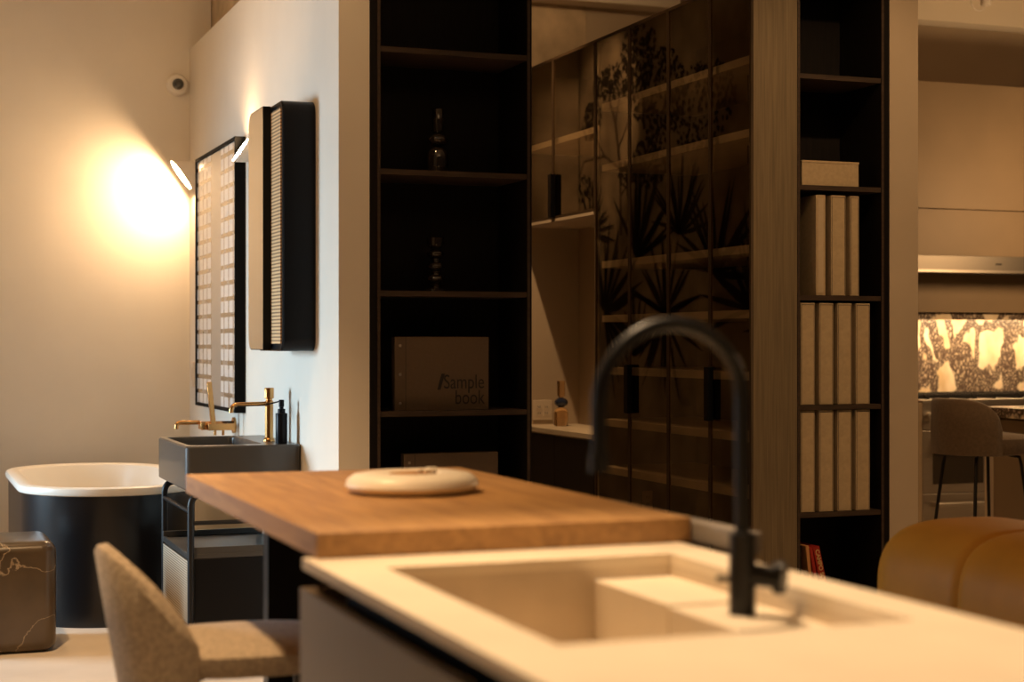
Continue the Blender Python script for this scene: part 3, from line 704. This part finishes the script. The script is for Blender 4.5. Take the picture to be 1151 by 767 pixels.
def socket(name, label, x, y, z, w, h, gang=2, axis='Y', group=None):
    t = thing(name, label, 'socket', (x, y, z))
    finish('cover_plate', B((x - w / 2, x + w / 2, y - .006, y, z - h / 2, z + h / 2)), M['plate'], t, bevel=.0015)
    for g in range(gang):
        cx_ = x + (g - (gang - 1) / 2) * .045
        o = finish('outlet', B((cx_ - .017, cx_ + .017, y - .009, y - .0062, z - .034, z - .002), (cx_ - .017, cx_ + .017, y - .009, y - .0062, z + .002, z + .034)), M['plate'], t)
        bs = []
        for s in (-1, 1):
            for q in (-.006, .006): finish('slot', B((cx_ + q - .0015, cx_ + q + .0015, y - .0096, y - .0091, z + s * .018 - .006, z + s * .018 + .006)), M['iron'], o, smooth=False)
socket('wall_socket', 'cream double wall socket inside the lit niche beside the amber vase', 3.565, 8.924, .905, .12, .115)
socket('wall_socket', 'small single socket low inside the glazed cabinet', 3.72, 7.829, .47, .06, .10, 1)

# vases
def bubble_vase(x, y, z, s, parts, label):
    t = thing('vase', label, 'vase', (x, y, z))
    for nm, prof, m in parts:
        bm = bmesh.new(); lathe(bm, x, y, [(r * s, z + .0008 + h * s) for r, h in prof], 28); finish(nm, bm, m, t)
base = [(.040, 0), (.043, .004), (.043, .075), (.038, .095), (.025, .108), (.014, .113)]
def ball(c, r, rv): return [(max(.012, r * math.cos(a)), c + rv * math.sin(a)) for a in [(-80 + 160 * i / 12) * PI / 180 for i in range(13)]]
neck = [(.012, 0), (.022, .008), (.024, .02), (.024, .095), (.022, .099)]
def up(p, d): return [(r, z + d) for r, z in p]
bubble_vase(2.075, 6.33, 1.977, 1.0, (('base', base, M['smoke_glass']), ('bulb', ball(.140, .041, .027), M['smoke_glass']), ('neck', up(neck, .1675), M['smoke_glass'])), 'smoked glass vase of stacked shapes with tall neck, on the bookcase shelf')
prof2 = [(.045, 0), (.045, .012), (.018, .020)]
for k in range(4):
    c = .052 + k * .051; prof2 += [(max(.018, .036 * math.cos(a)), c + .021 * math.sin(a)) for a in [(-75 + 150 * i / 8) * PI / 180 for i in range(9)]] if k < 3 else [(.034, c - .018), (.036, c), (.036, c + .014), (.033, c + .016)]
bubble_vase(2.065, 6.33, 1.502, 1.0, (('vase_body', prof2, M['smoke_glass']),), 'dark beaded glass vase of stacked rings, on the bookcase shelf')
bubble_vase(3.60, 8.72, .8205, .95, (('base', base, M['amber_glass']), ('bulb', ball(.142, .042, .030), M['blue_glass']), ('neck', up(neck, .1725), M['amber_glass'])), 'amber glass vase with dark blue bulb standing in the lit niche')

# sample books
def sample_book(x0, x1, y, z, h, label, txt):
    t = thing('sample_book', label, 'sample book', ((x0 + x1) / 2, y, z), 'sample books in the bookcase')
    finish('cover', B((x0, x1, y, y + .045, z + .0006, z + h)), M['sample'], t, bevel=.001)
    for k in range(3):
        bm = bmesh.new(); zz = z + h * (.10 + .39 * k)
        wall_disc(bm, x0 + .022, zz, [(.006, y - .0001), (.006, y - .002), (.003, y - .003)], 12); finish('rivet', bm, M['steel'], t)
    finish('spine_crease', B((x0 + .044, x0 + .046, y - .0004, y + .001, z + .002, z + h - .002)), M['print'], t, smooth=False)
    if txt:
        rot = (PI / 2, 0, 0)
        text_obj('lettering', '/', .080, (x0 + .180, y - .0005, z + .086), rot, M['print'], t, bold=.004)
        text_obj('lettering', 'Sample', .080, (x1 - .018, y - .0005, z + .086), rot, M['print'], t, align='RIGHT', sx=.76)
        text_obj('lettering', 'book', .080, (x1 - .018, y - .0005, z + .024), rot, M['print'], t, align='RIGHT', sx=.76)
sample_book(1.862, 2.255, 6.225, 1.030, .292, 'brown sample book lettered Sample book, standing on the bookcase shelf below the beaded vase', True)
sample_book(1.90, 2.295, 6.225, .567, .292, 'paler sample book on the lowest visible shelf just above the oak table', True)

# cardboard magazine files and box
def mfile(x, z, w, h, label, group, lean=0.0, open_=False):
    t = thing('magazine_file', label, 'magazine file', (x, 6.30, z), group)
    d = .26; y0 = 6.175
    bm = B((x - w / 2, x + w / 2, y0, y0 + d, z + .001, z + h))
    finish('sleeve', bm, M['board'], t, bevel=.0015)
    if open_:
        finish('inner_sheets', B((x - w / 2 + .006, x + w / 2 - .012, y0 - .003, y0, z + .012, z + h - .014)), M['board_lt'], t, smooth=False)
    else:
        fr_ = .003
        finish('spine_edge', B((x - w / 2 + .003, x - w / 2 + .005, y0 - .0006, y0, z + .006, z + h - .006), (x + w / 2 - .005, x + w / 2 - .003, y0 - .0006, y0, z + .006, z + h - .006), (x - w / 2 + .005, x + w / 2 - .005, y0 - .0006, y0, z + h - .009, z + h - .007)), M['print'], t, smooth=False)
rows = (('top row, leftmost and open fronted', 'top row, middle', 'top row, thin one at the right'),
        ('middle row, first from the left', 'middle row, second from the left', 'middle row, third from the left', 'middle row, rightmost'),
        ('bottom row, first from the left', 'bottom row, second from the left', 'bottom row, third from the left', 'bottom row, rightmost'))
G = 'magazine files in the narrow bookcase'
for k, (x, w_) in enumerate(((3.762, .046), (3.850, .072), (3.932, .044))):
    mfile(x, 1.502, w_, .435, 'kraft magazine file in the narrow bookcase, ' + rows[0][k], G, open_=(k == 0))
for rI, z in ((1, 1.030), (2, .567)):
    for k in range(4):
        mfile(3.698 + k * .092, z, .070, .440, 'kraft magazine file in the narrow bookcase, ' + rows[rI][k], G)
bx = thing('cardboard_box', 'flat kraft cardboard box lying above the magazine files', 'box', (3.82, 6.3, 1.977))
finish('box_body', B((3.672, 3.955, 6.18, 6.44, 1.978, 2.075)), M['board'], bx, bevel=.001)
finish('lid', B((3.670, 3.957, 6.178, 6.442, 2.0755, 2.085)), M['board'], bx, bevel=.001)
# leaning books at the bottom
def book(x, lean, w, h, m, label, txt=None):
    t = thing('book', label, 'book', (x, 6.3, .0955), 'books at the bottom of the narrow bookcase')
    bm = bmesh.new(); box(bm, 0, w, 6.20, 6.38, 0, h); rot = Matrix.Translation((x, 0, .0965)) @ Matrix.Rotation(-lean, 4, 'Y')
    bmesh.ops.transform(bm, matrix=rot, verts=bm.verts); finish('cover', bm, m, t, bevel=.001)
    bm = bmesh.new(); box(bm, .003, w - .003, 6.3805, 6.384, .004, h - .004); bmesh.ops.transform(bm, matrix=rot, verts=bm.verts); finish('pages', bm, M['board_lt'], t)
    if txt:
        o = text_obj('lettering', txt, .027, (0, 0, 0), (PI / 2, PI / 2 - lean, 0), M['spine_text'], t, bold=.001)
        p = rot @ Vector((.008, 6.1985, h - .012)); o.location = p - wloc(t)
book(3.653, 0.0, .014, .345, M['spine_white'], 'cream spined book standing against the left side of the bookcase')
book(3.669, 0.0, .012, .325, M['black_satin'], 'thin black book next to the cream spined book')
book(3.738, .11, .016, .325, M['orange'], 'tan spined book leaning left beside the red books')
book(3.776, .17, .014, .318, M['red'], 'thin dark red book leaning left behind the lettered one')
book(3.812, .23, .032, .322, M['red'], 'red book with gold lettering on its spine, leaning left', 'CAMPO SCHI')

# ================================================================== SOFA
sf = thing('leather_sofa', 'cognac leather sofa with rounded bolster back beside the partition', 'sofa', (3.2, 3.4, 0))
def roll(y0, y1, x0, x1, z0, z1, endr, far):
    bm = bmesh.new(); rings = []; n = 40; cx_, cz_ = (x0 + x1) / 2, (z0 + z1) / 2; hx, hz = (x1 - x0) / 2, (z1 - z0) / 2
    st = []
    K = 10
    for i in range(K + 1):
        a = PI / 2 * i / K; st.append((y0 + .03 * (1 - math.sin(a)), 1 - .07 * (1 - math.cos(PI / 2 - a)) if i < K else 1))
    st = [(y0 + .04 * i / 6, 1 - .045 * (1 - math.sin(PI / 2 * i / 6))) for i in range(7)]
    e = []
    for i in range(11):
        a = PI / 2 * i / 10; e.append((y1 - endr + endr * math.sin(a), (1 - (.45 if far else .045) * (1 - math.cos(a)))))
    for y, s in st + e:
        ring = []
        for k in range(n):
            a = 2 * PI * k / n; c, d = math.cos(a), math.sin(a); p = .62
            ring.append((cx_ + s * hx * math.copysign(abs(c) ** p, c), y, cz_ + s * hz * math.copysign(abs(d) ** p, d)))
        rings.append(ring)
    loft(bm, rings); return bm
segs = [(2.55, 3.02), (3.02, 3.49), (3.49, 3.97), (3.97, 4.47)]
for i, (a, b) in enumerate(segs):
    finish('back_cushion', roll(a, b, 2.86, 3.46, .26, .752, .16 if i == 3 else .04, i == 3), M['leather'], sf)
bm = bmesh.new(); prism(bm, rrect(2.90, 3.85, 2.5, 4.40, .1), .04, .262); finish('seat_base', bm, M['leather'], sf, bevel=.02)
bm = bmesh.new(); prism(bm, rrect(3.47, 4.0, 2.55, 4.40, .1), .264, .44); finish('seat_cushion', bm, M['leather'], sf, bevel=.03)
for p_ in ((2.98, 2.6), (2.98, 4.3), (3.75, 2.6), (3.75, 4.3)):
    bm = bmesh.new(); lathe(bm, p_[0], p_[1], [(.02, .001), (.02, .039)], 12); finish('foot', bm, M['black_metal'], sf)

# ================================================================== KITCHEN BEYOND
KY = 9.50
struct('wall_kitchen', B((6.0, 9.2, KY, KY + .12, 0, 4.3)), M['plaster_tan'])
struct('trim_4', B((5.6, 9.2, 9.32, KY - .001, 3.46, 3.66)), M['ceiling'])
struct('trim_5', B((5.6, 9.2, 9.20, KY - .001, 3.66, 3.90)), M['ceiling'])
# ceiling hook ring
tr = thing('ceiling_lamp_ring', 'pale metal ring of a track spotlight under the ceiling beam', 'lamp', (6.68, 8.96, 3.5))
bm = bmesh.new(); tube(bm, [(6.645 + .06 * math.cos(a), 8.96, 3.525 + .06 * math.sin(a)) for a in [PI * (1.0 + i / 12) for i in range(11)]], .006, 8); finish('ring', bm, M['matt_white'], tr)
bm = bmesh.new(); lathe(bm, 6.70, 8.96, [(.030, 3.50), (.035, 3.51), (.035, 3.62), (.02, 3.64), (.008, 3.645), (.008, 4.299)], 20); finish('spot_head', bm, M['matt_white'], tr)
# hood and wall units
hood = thing('range_hood', 'built in range hood behind taupe panels with a steel lip', 'range hood', (7.4, 9.2, 1.75))
finish('upper_panel', B((6.05, 8.8, 8.95, KY - .002, 2.165, 2.98)), M['taupe'], hood, bevel=.002)
finish('lower_panel', B((6.05, 8.8, 8.965, KY - .002, 1.862, 2.161)), M['taupe'], hood, bevel=.002)
sl = finish('steel_lip', B((6.05, 8.8, 8.93, KY - .002, 1.755, 1.860)), mat('hood_steel', (0.20, 0.175, 0.145), 0.5, metal=1.0), hood, bevel=.002)
finish('badge', B((6.755, 6.80, 8.927, 8.9298, 1.805, 1.815)), M['print'], sl, smooth=False)
finish('lip_edge', B((6.05, 8.8, 8.918, 8.93, 1.752, 1.768)), M['steel'], sl)
finish('under_panel', B((6.05, 8.8, 9.20, KY - .002, 1.50, 1.754)), M['taupe'], hood, smooth=False)
led = thing('marble_shelf', 'narrow dark marble ledge with a hidden light strip above the splashback', 'shelf', (7.4, 9.35, 1.45))
finish('ledge', B((6.05, 8.8, 9.25, KY - .03, 1.470, 1.498), (6.05, 8.8, 9.23, 9.25, 1.452, 1.498)), M['breccia'], led, smooth=False)
finish('light_strip', B((6.1, 8.75, 9.27, 9.30, 1.458, 1.4695)), M['led'], led, smooth=False)
sb = finish('splashback', B((6.05, 8.8, KY - .022, KY - .002, .93, 1.469)), M['breccia'], None, smooth=False)
tag(sb, 'brightly lit breccia marble splashback behind the range', 'splashback')
rg_ = thing('range_cooker', 'wide stainless steel range cooker with oven doors and towel bar', 'cooker', (6.9, 9.1, 0))
ry0 = 8.80
finish('body', B((6.102, 7.6, ry0 + .022, KY - .024, .10, .905)), M['steel'], rg_, smooth=False)
finish('cooktop', B((6.10, 7.62, ry0 - .005, KY - .024, .906, .935)), M['steel'], rg_, bevel=.003)
for k in range(4):
    x_ = 6.16 + k * .36
    bs = [(x_, x_ + .34, 8.86 + .12 * j, 8.875 + .12 * j, .950, .966) for j in range(5)] + [(x_ + .02 + .15 * j, x_ + .035 + .15 * j, 8.86, 9.36, .9365, .9495) for j in range(3)]
    finish('pan_grate', B(*bs), M['iron'], rg_, smooth=False)
finish('control_panel', B((6.102, 7.6, ry0, ry0 + .021, .752, .905)), M['steel'], rg_, bevel=.002)
for k in range(5):
    bm = bmesh.new(); wall_disc(bm, 6.138 + .25 * k, .835, [(.034, ry0 - .0005), (.034, ry0 - .006), (.024, ry0 - .008), (.022, ry0 - .036), (.018, ry0 - .038)], 20); finish('knob', bm, M['steel'], rg_)
od = finish('oven_door', B((6.102, 7.6, ry0, ry0 + .021, .345, .740)), M['steel'], rg_, bevel=.002)
finish('oven_window', B((6.178, 6.56, ry0 - .003, ry0 - .0005, .40, .70)), M['oven_glass'], od, smooth=False)
bm = bmesh.new(); tube(bm, [(6.17, ry0 - .05, .675), (7.5, ry0 - .05, .675)], .013, 12); box(bm, 6.165, 6.195, ry0 - .05, ry0 - .001, .66, .69); finish('door_handle', bm, M['steel'], od)
wd = finish('warming_drawer', B((6.102, 7.6, ry0, ry0 + .021, .15, .338)), M['steel'], rg_, bevel=.002)
bm = bmesh.new(); tube(bm, [(6.17, ry0 - .05, .275), (7.5, ry0 - .05, .275)], .013, 12); box(bm, 6.165, 6.195, ry0 - .05, ry0 - .001, .26, .29); finish('drawer_handle', bm, M['steel'], wd)
sc2 = finish('base_cabinet', B((5.9, 6.099, 8.80, KY - .024, 0, .92)), M['taupe'], None, bevel=.002)
tag(sc2, 'narrow taupe base cabinet left of the range cooker', 'cabinet')
wc = finish('base_cabinet', B((7.63, 8.8, 8.82, KY - .024, 0, .92)), M['taupe'], None, bevel=.002)
tag(wc, 'wide taupe base cabinet right of the range cooker', 'cabinet')
# second island
i2 = thing('marble_island', 'kitchen island with breccia marble top and taupe side in the far kitchen', 'kitchen island', (6.3, 7.0, 0))
finish('worktop', B((5.87, 6.9, 5.6, 7.93, .874, .93)), M['breccia'], i2, bevel=.002)
finish('side_panel', B((5.93, 5.955, 5.65, 7.86, .0, .79)), M['taupe'], i2, smooth=False)
finish('drawer_front', B((5.925, 5.955, 5.65, 7.86, .794, .86)), M['taupe'], i2, smooth=False)
finish('corner_post', B((5.90, 5.985, 7.862, 7.90, .0, .873)), M['plaster_tan'], i2, smooth=False)
finish('island_body', B((5.956, 6.85, 5.65, 7.86, .0, .873)), M['taupe'], i2, smooth=False)
bs2 = thing('bar_stool', 'brown velvet tub bar stool on slim metal legs by the marble island', 'stool', (5.36, 7.2, 0))
tub_chair(bs2, 5.36, 7.2, .825, .715, 1.01, .228, .225, M['fabric_dark'], M['black_metal'], face=0.0, leg_r=.009, splay=1.5, seat_t=.11, side=True, amax=78)
